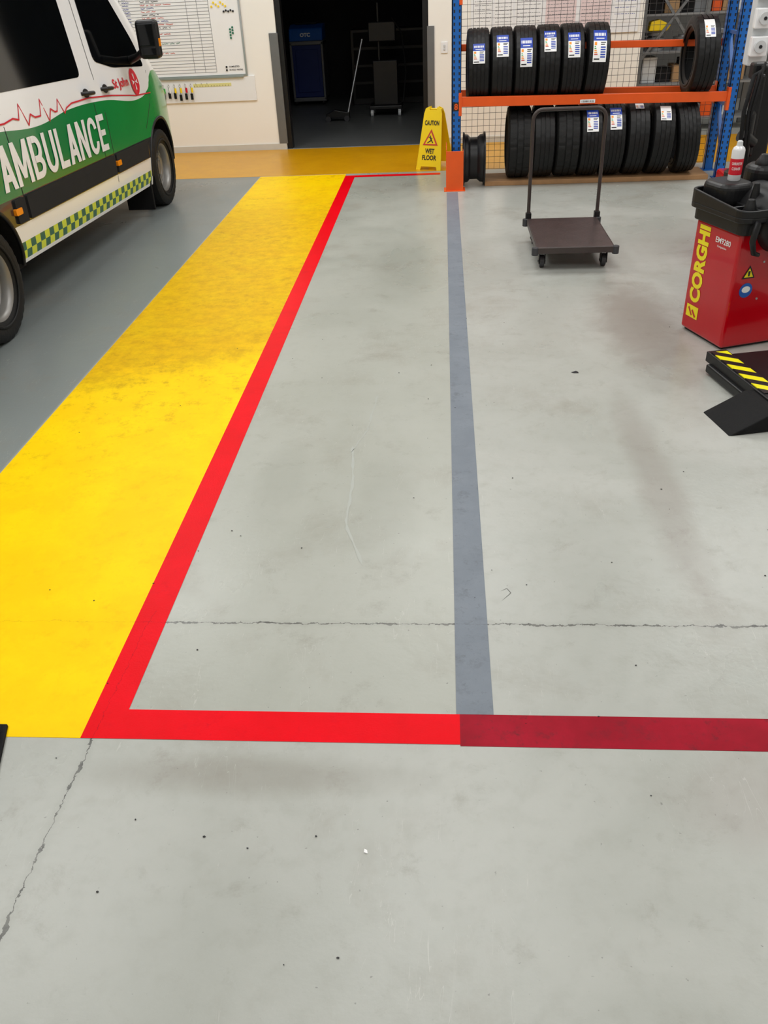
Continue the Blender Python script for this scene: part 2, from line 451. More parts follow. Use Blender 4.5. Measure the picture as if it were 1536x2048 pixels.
def area(loc, sx, sy, e, rot=(0,0,0), col=(.99,.995,.99)):
    l = bpy.data.lights.new('area', 'AREA'); l.shape = 'RECTANGLE'; l.size = sx; l.size_y = sy; l.energy = e; l.color = col
    o = bpy.data.objects.new('ceiling_lamp', l); o.location = loc; o.rotation_euler = rot; COL.objects.link(o)
for i, (lx, ly) in enumerate([(-3.5,0),(0,0),(3.5,0),(-3.5,4),(0,4),(3.5,4),(-3.5,8.3),(0,8.3),(3.5,8.3)]):
    e = empty('ceiling_light', (lx,ly,4.7), 'white tube ceiling light fitting hanging from the ceiling', 'light', group='ceiling tube lights')
    MB().box(lx-.15,lx+.15,ly-.75,ly+.75,4.72,4.8).box(lx-.01,lx+.01,ly-.6,ly-.58,4.8,5.0).box(lx-.01,lx+.01,ly+.58,ly+.6,4.8,5.0).obj('fitting', M['white'], e)
    MB().cyl((lx-.07,ly-.7,4.69),(lx-.07,ly+.7,4.69),.02).cyl((lx+.07,ly-.7,4.69),(lx+.07,ly+.7,4.69),.02).obj('tube', M['lamp'], e)
    area((lx,ly,4.64), 2.0, 2.4, (84 if ly > 5 else 59) if ly > 1 else 49)
area((4.0,13,3.2), 1.5, 1.5, 22)
area((-1.2,14.2,2.95), .6, .6, .7)
w = bpy.data.worlds.new('world'); scene.world = w; w.use_nodes = True
w.node_tree.nodes['Background'].inputs[0].default_value = (.8,.85,.9,1); w.node_tree.nodes['Background'].inputs[1].default_value = .3

# ------------------------------------------------------------------ floor markings
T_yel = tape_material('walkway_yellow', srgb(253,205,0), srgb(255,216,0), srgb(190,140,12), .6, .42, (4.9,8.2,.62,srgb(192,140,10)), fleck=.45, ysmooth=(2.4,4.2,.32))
T_yel2 = tape_material('threshold_yellow', srgb(214,152,4), srgb(222,162,8), srgb(180,130,20), .3, .32, spec=.4)
T_red = tape_material('line_red', srgb(228,0,18), srgb(238,0,24), srgb(150,10,30), .12, .35, bump=.3, fleck=.15, xcrack=True)
T_red2 = tape_material('line_red_worn', srgb(146,18,36), srgb(168,22,44), srgb(92,34,42), .75, .42, fleck=.6)
T_grey = tape_material('line_grey', srgb(122,129,138), srgb(130,137,146), srgb(98,101,106), .5, .42, fleck=.4)
def marking(name, mb, m, label):
    o = mb.obj(name, m); info(o, label, 'floor marking'); return o
h = .0012
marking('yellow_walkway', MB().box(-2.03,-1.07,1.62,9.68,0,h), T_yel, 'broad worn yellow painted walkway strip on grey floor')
marking('yellow_walkway', MB().box(-6.9,6.9,9.70,WY-.02,0,h), T_yel2, 'mustard yellow painted walkway along the cream wall')
marking('red_line', MB().add([(-1.07,1.62,h),(.045,1.62,h),(.045,1.735,h),(-.96,1.735,h),(-.96,9.5,h),(-.03,9.5,h),(-.03,9.6,h),(-.96,9.6,h),(-1.07,9.6,h)],
        [(0,1,2,3),(0,3,4,7,8),(4,5,6,7)]), T_red, 'fresh bright red painted border line beside the yellow walkway')
marking('red_line', MB().box(.045,4,1.615,1.735,0,h), T_red2, 'worn dull red line continuing from the bright red one')
marking('grey_line', MB().box(.035,.145,1.735,8.63,0,h*1.3), T_grey, 'blue-grey tape line running towards the rack foot')

mb = MB()
random.seed(3)
specks = [(.71,4.21,.020),(-.62,1.3,.0045),(-.50,1.27,.003),(-.33,1.31,.003),(-.24,1.0,.004),(-.36,.98,.002)]
for i in range(60): specks.append((random.uniform(-1.9,1.6), random.uniform(1.0,5.5), random.uniform(.0015,.0040)))
for x, y, r in specks:
    a = random.random()*3
    pts = [(x+r*cos(a+t)*random.uniform(.6,1.2), y+r*.7*sin(a+t)*random.uniform(.6,1.2), .0015) for t in [0,1.05,2.1,3.14,4.2,5.2]]
    mb.prism(pts, (0,0,.0012))
info(mb.obj('grit_specks', M['ink']), 'scattered tiny dark grit specks on the floor', 'debris', None, 'stuff')
info(MB().prism([(-.203,1.267,.0),(-.193,1.264,.0),(-.195,1.273,.0),(-.202,1.277,.0)], (0,0,.003)).obj('paint_chip', M['paper']), 'small white paint chip lying on the floor', 'debris')
def flat_ribbon(pts, w0, jit=.003):
    P = [Vector(p) for p in pts]; Q = []
    for p, q in zip(P, P[1:]):
        n = max(2, int((q-p).length/.03))
        for i in range(n): Q.append(p+(q-p)*i/n+Vector((random.uniform(-jit,jit), 0)))
    Q.append(P[-1]); vs = []; fs = []
    for i, p in enumerate(Q):
        d = (Q[min(i+1,len(Q)-1)]-Q[max(i-1,0)]).normalized(); n_ = Vector((-d.y,d.x))*w0/2*random.uniform(.3,1.1)*(1 if 0 < i < len(Q)-1 else .1)
        vs += [(p.x-n_.x,p.y-n_.y,.0009),(p.x+n_.x,p.y+n_.y,.0009)]
    for i in range(len(Q)-1): fs.append((2*i,2*i+2,2*i+3,2*i+1))
    return MB().add(vs, fs)
info(flat_ribbon([(-.345,3.955),(-.368,3.56),(-.4275,3.338)],.010).obj('floor_scuff', M['scuff']), 'pale curved scuff on the grey floor', 'floor scuff')
info(flat_ribbon([(-.4275,3.40),(-.396,3.09),(-.392,2.74),(-.304,2.47)],.015).obj('floor_scuff', M['scuff']), 'pale wavy scuff on the grey floor', 'floor scuff')
info(flat_ribbon([(.20,2.32),(.222,2.335),(.235,2.31),(.212,2.28),(.20,2.265)],.0022,.0005).obj('thread_scrap', M['faint']), 'thin dark thread lying on the floor', 'debris')

# ------------------------------------------------------------------ tyres
def tyre_mesh(name, R, W, rin, m, blocks=2, grooves=4, tread=.007):
    prof = [(-.36,rin),(-.41,rin+.012),(-.5,(rin+R)/2),(-.49,R-.045),(-.465,R-.018),(-.42,R-.004)]
    gx = {4:[-.25,-.085,.085,.25], 3:[-.2,0,.2], 2:[-.13,.13]}[grooves]
    tread_start = len(prof)-1
    for g in gx:
        prof += [(g-.024,R),(g-.018,R-tread),(g+.018,R-tread),(g+.024,R)]
    prof += [(.42,R-.004)]
    tread_end = len(prof)-1
    prof += [(.465,R-.018),(.49,R-.045),(.5,(rin+R)/2),(.41,rin+.012),(.36,rin),(.36,rin+.02),(.43,(rin+R)/2),(.38,R-.022),(-.38,R-.022),(-.43,(rin+R)/2),(-.36,rin+.02)]
    prof = [(a*W, r) for a, r in prof]
    n = 108
    top = set(q for q in range(len(prof)) if tread_start-1 <= q <= tread_end+1)
    def rf(q, i, r):
        if q in (tread_start-1, tread_start, tread_end, tread_end+1):
            if i % 3 == 0: return r-tread*.8
        elif q in top and r > R-.003:
            if (i+q//4*2) % (2*blocks) == 0: return r-tread*.6
        return r
    b = MB().lathe(prof, n, 0, None, True, rf)
    for s_ in (-1, 1):
        b.lathe([(s_*W*.485,rin+.035),(s_*W*.508,rin+.04),(s_*W*.508,rin+.05),(s_*W*.49,rin+.055)], n, 0)
    return b.mesh(name, [m], 32)

def label_mesh(R, w, a0, a1, blue=True):
    b = MB(); R += .003
    def patch(x0, x1, u0, u1, m, lift=0.):
        k = max(1, int(abs(u1-u0)*8)+1)
        vs = []; fs = []
        for i in range(k+1):
            a = a0+(a1-a0)*(u0+(u1-u0)*i/k); r = R+lift
            vs += [(x0*w, -r*cos(a), r*sin(a)), (x1*w, -r*cos(a), r*sin(a))]
        for i in range(k): fs.append((2*i, 2*i+1, 2*i+3, 2*i+2))
        b.add(vs, fs, m)
    patch(-.5,.5,0,1,0)
    if blue:
        patch(-.5,.5,.62,1,1,.0006)
        for i in range(8): patch(-.42+i*.105,-.36+i*.105+.02*(i % 2),.78,.89,0,.0012)
        patch(-.3,.3,.68,.71,0,.0012)
    patch(-.42,-.24,.48,.58,2,.0006); patch(.05,.42,.55,.58,4,.0006); patch(.05,.35,.49,.52,4,.0006)
    cols = [3,3,2,2,5]
    for i in range(5): patch(-.42,-.32+i*.04,.42-i*.055,.45-i*.055,cols[i],.0006)
    for i in range(5): patch(.05,.42,.12+i*.07,.16+i*.07,1,.0006)
    patch(-.42,.0,.06,.10,4,.0006)
    return b.mesh('label', [M['paper'],M['lblue'],M['lorange'],M['lgreen'],M['ink'],M['inkr']])

TR = .33
TY = [tyre_mesh('tyre_body', TR, .213, .20, M['rubber'], 2, 4), tyre_mesh('tyre_body', TR, .213, .20, M['rubber'], 3, 3),
      tyre_mesh('tyre_body', TR, .23, .205, M['rubber2'], 2, 2, .010)]
def make_tyre(k, loc, label, group, tilt=0., roll=0., lab=None, sc=1.):
    t = bpy.data.objects.new('tire', None); t.empty_display_size = .1
    t.matrix_basis = Matrix.Translation(loc) @ Matrix.Rotation(tilt,4,'Y') @ Matrix.Scale(sc,4)
    COL.objects.link(t); info(t, label, 'tire', group)
    c = link('tread_casing', TY[k], t, False); c.matrix_basis = Matrix.Rotation(roll,4,'X')
    if lab:
        w_, a0, a1, bl = lab
        link('label', label_mesh(TR, w_, radians(a0), radians(a1), bl), t, False)
    return t
LX, RX = .13, 2.735; LYf, RYf, RYr = 8.78, 8.92, 9.33
ux = [.335,.553,.771,.989,1.207,1.435]
labs = [(.11,10,40,True),(.11,18,54,True),(.11,2,46,True),(.11,22,58,True),(.11,12,52,True),(.12,4,54,True)]
for i, x in enumerate(ux):
    f = (x-LX)/(RX-LX); yc = (LYf+(RYf-LYf)*f+RYr)/2
    half = (RYr-(LYf+(RYf-LYf)*f))/2-.025
    zc = .832-.055*f+sqrt(TR**2-half**2)+.002
    make_tyre(i % 2, (x, yc, zc), 'new black tire with blue and white label on the orange shelf', 'tires on the upper shelf', radians([0,0,0,0,0,2][i]), random.random()*.1, labs[i])
lx = [.75,.985,1.215,1.435,1.655,1.88,2.115,2.36]
lab2 = [None,None,None,(.11,20,58,True),(.11,22,62,True),(.08,58,72,False),(.10,34,62,False),None]
kk = [2,1,2,0,0,1,1,0]
LT = ['used chunky-tread black tire standing on the timber board','black tire standing on the timber board under the shelf','worn black tire standing on the timber board','black tire with blue and white label on timber board','black tire with blue and white label on timber board','black tire with small white sticker on timber board','black tire with white sticker on timber board','black tire leaning against its neighbour on timber board']
for i, x in enumerate(lx):
    make_tyre(kk[i], (x, 9.055, .378), LT[i], 'tires on the lower level', radians([0,0,0,0,0,1,2,-4][i]), 0, lab2[i])
f = (2.43-LX)/(RX-LX); half = (RYr-(LYf+(RYf-LYf)*f))/2-.025; Rb = TR*1.03
make_tyre(1, (2.43, (LYf+(RYf-LYf)*f+RYr)/2, .832-.055*f+sqrt(Rb**2-half**2)+.002), 'large black tire with white sticker standing at the shelf end', 'tires on the upper shelf', 0, 0, (.09,30,62,False), 1.03)

rim = empty('steel_wheel', (.31,8.98,0), 'bare black steel wheel rim standing beside the blue upright', 'wheel rim')
T = Matrix.Translation((.31,8.98,.247))
MB().lathe([(-.105,.24),(-.11,.245),(-.095,.243),(-.09,.225),(-.06,.22),(-.04,.195),(.03,.195),(.06,.22),(.09,.225),(.095,.243),(.11,.245),(.105,.24),(.08,.215),(.05,.21),(.03,.188),(-.04,.188),(-.06,.21),(-.09,.218)], 56, 0, T, True).obj('rim_barrel', M['black'], rim, smooth=35)
MB().lathe([(.01,.19),(-.005,.16),(-.03,.13),(-.035,.09),(-.01,.07),(-.01,.035),(.0,.035),(.0,.068),(-.022,.092),(-.02,.128),(.005,.155),(.018,.19)], 48, 0, T, True).obj('rim_disc', M['black'], rim, smooth=35)

# ------------------------------------------------------------------ pallet rack
rack = empty('pallet_rack', (1.4,9.1,0), 'blue and orange pallet rack holding black tires, wire mesh behind', 'shelving rack')
def upright(x, y, z1=3.2):
    b = MB()
    w_, d = .085, .07
    b.box(x-w_/2, x+w_/2, y-d/2, y-d/2+.006, 0, z1)
    b.box(x-w_/2, x-w_/2+.006, y-d/2, y+d/2, 0, z1); b.box(x+w_/2-.006, x+w_/2, y-d/2, y+d/2, 0, z1)
    b.box(x-w_/2-.02, x+w_/2+.02, y-.06, y+.06, 0, .008)
    z = .12
    while z < z1-.05:
        for sx in (-.024, .024):
            b.add([(x+sx-.006,y-d/2-.0008,z),(x+sx+.006,y-d/2-.0008,z),(x+sx+.008,y-d/2-.0008,z+.025),(x+sx-.008,y-d/2-.0008,z+.025)], [(0,1,2,3)], 1)
            b.add([(x-w_/2-.0008,y+sx*.8-.005,z),(x-w_/2-.0008,y+sx*.8+.005,z),(x-w_/2-.0008,y+sx*.8+.005,z+.025),(x-w_/2-.0008,y+sx*.8-.005,z+.025)], [(3,2,1,0)], 1)
        z += .05
    return b.obj('upright_post', [M['blue'],M['ink']], rack)
upright(LX,LYf); upright(RX,RYf); upright(LX,RYr); upright(RX,RYr)
for x, yf in ((LX,LYf),(RX,RYf)):
    b = MB(); z = .2; k = 0
    while z < 2.9:
        b.bar((x,yf+.03,z),(x,RYr-.03,z+(.45 if k % 2 == 0 else 0)),.03,.03); z += .45 if k % 2 == 0 else .15; k += 1
    b.obj('frame_brace', M['blue'], rack)
def beam(y0, y1, z0, z1, hh=.085, conn=True):
    b = MB(); b.bar((LX+.045,y0,z0),(RX-.045,y1,z1),.045,hh)
    if conn:
        b.box(LX+.02,LX+.05,y0-.035,y0+.03,z0-.12,z0+.08); b.box(RX-.05,RX-.02,y1-.035,y1+.03,z1-.12,z1+.08)
    return b.obj('shelf_beam', M['orange'], rack, bevel=.004)
beam(LYf-.005,RYf-.005,.79,.735); beam(RYr,RYr,.79,.745,.08)
beam(RYr+.035,RYr+.035,1.20,1.155,.06,False)
beam(LYf-.005,RYf-.005,1.70,1.67); beam(RYr,RYr,1.70,1.67,.08)
b = MB()
gx0, gx1, gy, gz0, gz1 = .18, 2.70, RYr+.09, .06, 2.4
x = gx0
while x < gx1+.001: b.box(x-.0016,x+.0016,gy-.0016,gy+.0016,gz0,gz1); x += .06
z = gz0
while z < gz1+.001: b.box(gx0,gx1,gy-.0045,gy-.0015,z-.0016,z+.0016); z += .06
b.obj('wire_mesh', M['wire'], rack)
g = MB()
g.prism([(LX-.10,LYf-.10,0),(LX-.10,LYf-.10,.385),(LX-.10,LYf-.06,.43),(LX-.10,LYf+.06,.43),(LX-.10,LYf+.06,0)], (.006,0,0))
g.box(LX-.10,LX+.07,LYf-.105,LYf-.098,0,.37)
g.box(LX+.064,LX+.07,LYf-.10,LYf+.05,0,.37)
g.box(LX-.12,LX+.09,LYf-.125,LYf+.06,0,.006)
g.obj('post_guard', M['orange'], rack, bevel=.003)
MB().box(LX-.035,LX+.03,LYf-.039,LYf-.0365,.715,.79).obj('number_tag', M['ink'], rack)
text('number_digit','8',M['orange'],plane_fn((LX-.022,LYf-.041,.725),(1,0,0),(0,0,1)),.035,.055,rack,.03)
MB().box(1.30,1.44,8.806,8.812,.735,.765).obj('beam_tag', M['paper'], rack)
text('tag_text','15080 KG',M['ink'],plane_fn((1.315,8.804,.742),(1,0,0),(0,0,1)),.11,.016,rack,.01)
info(MB().box(.42,2.62,8.86,9.26,0,.045).obj('timber_board', M['wood'], bevel=.004), 'long rough timber board lying under the lower tires', 'board')

# ------------------------------------------------------------------ wet floor sign
SO, SR = (-.09,9.92,0), radians(-24)
sign = empty('wet_floor_sign', SO, 'yellow folding wet floor caution sign beside the rack', 'sign', SR)
SW = Matrix.Translation(SO) @ Matrix.Rotation(SR,4,'Z')
hs = .60
def panel(sgn):
    b = MB(); yb = .17*sgn; yt = .018*sgn
    def P(x, z): return (x, yb+(yt-yb)*z/hs, z)
    pts = [P(-.15,0),P(-.10,0),P(-.09,.035),P(.09,.035),P(.10,0),P(.15,0),P(.105,hs-.05),P(.09,hs),P(.045,hs+.02),P(.04,hs-.015),P(-.04,hs-.015),P(-.045,hs+.02),P(-.09,hs),P(-.105,hs-.05)]
    b.prism(pts, (0,.012*sgn,0), 0, SW)
    return b.obj('sign_panel', M['yel'], sign, bevel=.002)
panel(-1); panel(1)
MB().tube([SW @ Vector((-.09,0,hs-.01)), SW @ Vector((.09,0,hs-.01))], .012, 10).obj('hinge', M['yel'], sign)
def sfn(x0, z0, lift=.0155):
    def f(a, b):
        z = z0+b; x = x0+a
        return SW @ Vector((x, -.17+(.152)*z/hs-lift, z))
    return f
text('caution_text','CAUTION',M['ink'],sfn(-.085,.44),.17,.048,sign,.03)
text('wet_text','WET',M['ink'],sfn(-.055,.165),.11,.05,sign,.03)
text('floor_text','FLOOR',M['ink'],sfn(-.085,.10),.17,.05,sign,.03)
b = MB()
def tri(s_, cz, m, lift):
    f1 = sfn(0,0,lift); b.add([f1(-s_,cz-s_*.6),f1(s_,cz-s_*.6),f1(0,cz+s_*1.15)],[(0,1,2)],m)
tri(.09,.30,1,.0150); tri(.064,.298,0,.0158)
f2 = sfn(0,0,.0165)
def seg(p, q, w_=.011):
    p, q = Vector(p), Vector(q); d = (q-p).normalized(); n_ = Vector((-d.y,d.x))*w_/2
    b.add([f2(*(p+n_)),f2(*(p-n_)),f2(*(q-n_)),f2(*(q+n_))],[(0,1,2,3)],2)
seg((-.005,.325),(.01,.295),.015); seg((.01,.295),(-.018,.28)); seg((.01,.295),(.03,.27)); seg((-.018,.28),(-.035,.268)); seg((-.003,.32),(.022,.315),.007); seg((-.006,.34),(-.005,.33),.018); seg((-.003,.322),(-.026,.325),.007)
b.obj('warning_triangle', [M['yel'],M['inkr'],M['ink']], sign)

# ------------------------------------------------------------------ platform trolley
tr = empty('platform_trolley', (.93,6.4,0), 'dark brown platform trolley with tubular push handle on casters', 'trolley')
dx0, dx1, dy0, dy1, dz = .665,1.205,6.0,6.83,.17
MB().box(dx0,dx1,dy0,dy1,dz-.012,dz).obj('deck', M['deck'], tr, bevel=.006)
b = MB()
b.box(dx0,dx1,dy0-.004,dy0+.012,dz-.045,dz-.002).box(dx0,dx1,dy1-.012,dy1+.004,dz-.045,dz-.002).box(dx0-.004,dx0+.012,dy0,dy1,dz-.045,dz-.002).box(dx1-.012,dx1+.004,dy0,dy1,dz-.045,dz-.002)
b.obj('deck_frame', M['brown'], tr, bevel=.003)
hp = []
hx0, hx1, hy = .675, 1.21, 6.85
for i in range(7):
    a = pi/2*i/6; hp.append((hx0+.07-.07*cos(a), hy, .88+.07*sin(a)))
for i in range(7):
    a = pi/2*i/6; hp.append((hx1-.07+.07*sin(a), hy, .88+.07*cos(a)))
hp = [(hx0,hy,.15)]+hp+[(hx1,hy,.15)]
MB().tube(hp, .014, 12).obj('push_handle', M['brown'], tr, smooth=50)
for hx in (hx0, hx1):
    MB().box(hx-.022,hx+.022,hy-.025,hy+.02,.13,.21).obj('handle_bracket', M['black'], tr, bevel=.004)
for cx in (dx0+.05, dx1-.05):
    for cy in (dy0+.10, dy1-.1):
        b = MB(); b.box(cx-.032,cx+.032,cy-.035,cy+.035,dz-.045,dz-.038,0)
        b.box(cx-.024,cx-.018,cy-.022,cy+.03,.03,dz-.04,0); b.box(cx+.018,cx+.024,cy-.022,cy+.03,.03,dz-.04,0)
        b.cyl((cx-.028,cy+.01,.045),(cx+.028,cy+.01,.045),.008,m=0)
        b.cyl((cx-.015,cy+.01,.045),(cx+.015,cy+.01,.045),.044,n=28,m=1)
        b.obj('caster', [M['black'],M['caster']], tr, bevel=.002)
for cx in (dx0-.012, dx1+.012):
    for cy in (dy0+.01, dy1-.01):
        MB().cyl((cx,cy,dz-.055),(cx,cy,dz+.0),.024,n=20).obj('corner_bumper', M['caster'], tr, bevel=.003)

# ------------------------------------------------------------------ ambulance
amb = empty('ambulance', (-3.7,6.5,0), 'white and green ambulance van with red heartbeat stripe and checker sill', 'ambulance')
def interp(tab, x):
    if x <= tab[0][0]: return tab[0][1]
    for (a, p), (c, q) in zip(tab, tab[1:]):
        if x <= c: return p+(q-p)*(x-a)/(c-a)
    return tab[-1][1]
OFF = [(.3,-.035),(.40,-.012),(.6,0),(.95,0),(1.15,-.008),(1.28,-.03),(2.3,-.15),(2.6,-.19)]
TOP = [(3.7,2.45),(3.8,2.53),(4.2,2.56),(7.4,2.56),(7.7,2.45),(8.0,2.2),(8.4,1.75),(8.7,1.38),(8.85,1.25),(9.1,1.13),(9.3,.97),(9.42,.72)]
INS = [(3.7,.08),(3.78,.01),(3.85,0),(8.6,0),(8.9,.03),(9.1,.08),(9.25,.15),(9.35,.26),(9.42,.43)]
def side(y, z, lift=0.):
    return Vector((-2.70+interp(OFF,z)-interp(INS,y)+lift, y, z-SH*(y-SY)))
CX = -3.70
st = [3.7,3.74,3.78,3.85,4.2,4.8,5.4,6.0,6.6,7.2,7.4,7.7,8.0,8.2,8.4,8.55,8.7,8.85,9.0,9.1,9.2,9.25,9.3,9.35,9.39,9.42]
SS = [0,.03,.06,.1,.16,.22,.3,.38,.46,.54,.62,.7,.78,.86,.92,.955,.98,1.]
CR = {.955:.025,.98:.07,1.:.18,.92:.008}
b = MB(); k = len(SS)*2
vs = []
for y in st:
    Tp = interp(TOP, y); ring = []
    for s_ in SS:
        z = .32+(Tp-.32)*s_; p = side(y, z); ring.append(Vector((p.x-CR.get(s_,0), p.y, p.z)))
    mir = [Vector((2*CX-p.x, p.y, p.z)) for p in reversed(ring)]
    vs += ring+mir
fs = []; ms = []
for i in range(len(st)-1):
    for j in range(k):
        j2 = (j+1) % k
        fs.append((i*k+j2, i*k+j, (i+1)*k+j, (i+1)*k+j2)); ms.append(1 if j == k-1 else 0)
fs.append(tuple(range(k))); ms.append(0)
fs.append(tuple(reversed(range((len(st)-1)*k, len(st)*k)))); ms.append(0)
b.add(vs, fs, ms)
LIV = livery_material()
body = b.obj('body_shell', [LIV, M['blackm']], None, smooth=35)
WF, WR, wr = 8.50, 4.84, .345
bm = bmesh.new(); bm.from_mesh(body.data); bmesh.ops.recalc_face_normals(bm, faces=bm.faces); bm.to_mesh(body.data); bm.free()
cutters = []
for wy in (WF, WR):
    c = MB().cyl((-1.9,wy,wr+.02),(-5.5,wy,wr+.02),.42,n=64).obj('cutter', [M['blackm']])
    bm = bmesh.new(); bm.from_mesh(c.data); bmesh.ops.recalc_face_normals(bm, faces=bm.faces); bm.to_mesh(c.data); bm.free()
    c.data.materials.clear(); c.data.materials.append(LIV); c.data.materials.append(M['blackm'])
    for p in c.data.polygons: p.material_index = 1
    md = body.modifiers.new('arch', 'BOOLEAN'); md.operation = 'DIFFERENCE'; md.solver = 'EXACT'; md.object = c
    cutters.append(c)
dg = bpy.context.evaluated_depsgraph_get(); dg.update()
nm = bpy.data.meshes.new_from_object(body.evaluated_get(dg))
body.modifiers.clear(); body.data = nm
nm.set_sharp_from_angle(angle=radians(35))
for c in cutters: bpy.data.objects.remove(c)
body.parent = amb; body.matrix_parent_inverse = worldm(amb).inverted(); body['label'] = 'white shell with green band and checker sill'
def panel_poly(pts, lift=.004, thick=.02, rad=.06):
    out = []
    n = len(pts)
    for i in range(n):
        p0, p1, p2 = Vector(pts[i-1]), Vector(pts[i]), Vector(pts[(i+1) % n])
        r = min(rad, (p1-p0).length/3, (p2-p1).length/3)
        a = p1+(p0-p1).normalized()*r; c = p1+(p2-p1).normalized()*r
        for t in (0,.25,.5,.75,1): out.append(a*(1-t)**2+p1*2*t*(1-t)+c*t*t)
    P = [side(p.x, p.y, lift) for p in out]
    return MB().prism(P, (-thick,0,0))
def ribbon(b, pts, w_, lift=.004, m=0):
    P = [Vector(p) for p in pts]
    Q = []
    for p, q in zip(P, P[1:]):
        n = max(1, int((q-p).length/.15))
        for i in range(n): Q.append(p+(q-p)*i/n)
    Q.append(P[-1])
    for p, q in zip(Q, Q[1:]):
        d = (q-p).normalized(); n_ = Vector((-d.y,d.x))*w_/2; e_ = d*w_*.3
        b.quad(side(*(p-n_-e_),lift),side(*(q-n_+e_),lift),side(*(q+n_+e_),lift),side(*(p+n_-e_),lift),m)
panel_poly([(3.95,1.30),(5.38,1.30),(5.38,2.0),(3.95,2.0)]).obj('window_glass', M['glass'], amb)
panel_poly([(5.50,1.30),(6.88,1.30),(6.88,2.0),(5.50,2.0)]).obj('window_glass', M['glass'], amb)
panel_poly([(7.24,1.385),(7.62,1.32),(8.42,1.285),(8.28,1.5),(7.78,2.0),(7.24,2.0)]).obj('window_glass', M['glass'], amb)
b = MB(); P = []
for y, hw in ((8.62,.80),(7.72,.68)):
    z = interp(TOP,y)-SH*(y-SY)+.03
    P += [(CX-hw,y,z),(CX+hw,y,z)]
b.quad(P[0],P[1],P[3],P[2]); b.obj('windshield', M['glass'], amb)
for pts, w_ in (([(7.17,.50),(7.17,1.0),(7.13,1.25),(7.13,2.3)],.009),([(5.44,.56),(5.44,2.3)],.009),([(6.98,.56),(6.98,1.25)],.007),([(8.10,.80),(8.32,.98),(8.44,1.25)],.008)):
    s = MB(); ribbon(s, pts, w_, .0012); s.obj('door_seam', M['ink'], amb)
s = MB()
hb = [(3.8,1.150),(5.45,1.135),(5.58,1.15),(5.66,1.135),(5.72,1.22),(5.78,1.09),(5.84,1.15),(5.90,1.125),(5.99,1.125),(6.05,1.22),(6.11,1.08),(6.17,1.15),(6.23,1.125),(6.27,1.125),(6.33,1.195),(6.39,1.10),(6.44,1.13),(6.55,1.15),(6.9,1.155),(7.4,1.130),(8.0,1.08),(8.40,1.07)]
ribbon(s, hb, .010, .003)
s.obj('heartbeat_stripe', M['redd'], amb)
def vfn(y0, z0, lift=.004, sl=0.):
    return lambda a, b_: side(y0+a, z0+b_+sl*a, lift)
quads, tw = stroke_glyphs('AMBULANCE', .185, .030, .262, .052)
s = MB(); ksc = 1.86/tw
for i, qd in enumerate(quads):
    s.add([side(5.22+p.x*ksc, .765+p.y, .004+.00004*i) for p in qd], [(0,1,2,3)])
s.obj('ambulance_lettering', M['white'], amb)
text('saint_john_lettering','St John',M['redd'],vfn(7.50,1.15,.004,-.01),.38,.09,amb,.025)
s = MB(); cyy, czz, rr = 8.04, 1.185, .105
ring = [(cyy+rr*cos(2*pi*i/40), czz+rr*sin(2*pi*i/40)) for i in range(40)]
s.add([side(*p,.004) for p in ring], [tuple(range(40))], 0)
for q in range(4):
    a = q*pi/2
    pts = [(cyy+rad*cos(a+an), czz+rad*sin(a+an)) for rad, an in ((.006,0),(.072,-.26),(.054,0),(.072,.26))]
    s.add([side(*p,.0065) for p in pts], [(0,1,2),(0,2,3)], 1)
s.obj('round_emblem', [M['redd'],M['white']], amb)
for hy_ in (6.88, 7.30):
    p0 = side(hy_-.07,1.19,.03); p1 = side(hy_+.07,1.185,.035)
    b = MB(); b.tube([side(hy_-.09,1.19,.0), p0, (p0+p1)/2+Vector((.008,0,0)), p1, side(hy_+.08,1.185,.0)], [.013,.014,.015,.015,.013], 10)
    dish = [side(hy_+.0+.06*cos(t),1.188+.032*sin(t),.003) for t in [2*pi*i/20 for i in range(20)]]
    b.add(dish, [tuple(range(20))])
    b.obj('door_handle', M['black'], amb, smooth=50)
for yy_, zz_ in ((5.30,.64),(7.22,.64)):
    panel_poly([(yy_-.045,zz_-.02),(yy_+.045,zz_-.02),(yy_+.045,zz_+.02),(yy_-.045,zz_+.02)], .018, .02, .01).obj('side_marker', M['hand'], amb)
for y0_, y1_ in ((5.28,5.42),(5.46,7.14),(7.19,8.02)):
    panel_poly([(y0_,.565),(y1_,.565),(y1_,.71),(y0_,.71)], .012, .02, .015).obj('rub_strip', M['strip'], amb)
for wy in (WF, WR):
    pts = []
    for i in range(25):
        a = radians(-2+184*i/24); yy_, zz_ = wy+.425*cos(a), wr+.02+.425*sin(a)
        pts.append(side(yy_, zz_+SH*(yy_-SY), .0))
    MB().tube(pts, .013, 8).obj('wheel_arch_lip', M['black'], amb, smooth=60)
MB().box(-2.98,-2.72,8.00,8.03,.06,.42).obj('mud_flap', M['blackm'], amb, bevel=.005)
MB().box(-2.98,-2.72,4.34,4.37,.08,.42).obj('mud_flap', M['blackm'], amb, bevel=.005)
MB().box(-4.5,-2.95,4.0,9.1,.22,.45).obj('underbody', M['blackm'], amb)
mx0, mx1, my, mz0, mz1 = -2.56,-2.38,7.86,1.32,1.61
MB().box(mx0,mx1,my-.03,my+.09,mz0,mz1).obj('mirror_housing', M['black'], amb, bevel=.035, segs=4)
MB().box(mx0+.025,mx1-.025,my-.036,my-.028,mz0+.10,mz1-.03).obj('mirror_glass', M['mirror'], amb, bevel=.003)
MB().box(mx0+.025,mx1-.025,my-.036,my-.028,mz0+.03,mz0+.085).obj('mirror_glass', M['mirror'], amb, bevel=.003)
MB().box(mx1-.012,mx1+.004,my+.0,my+.05,mz0+.09,mz0+.15).obj('turn_signal', M['hand'], amb, bevel=.003)
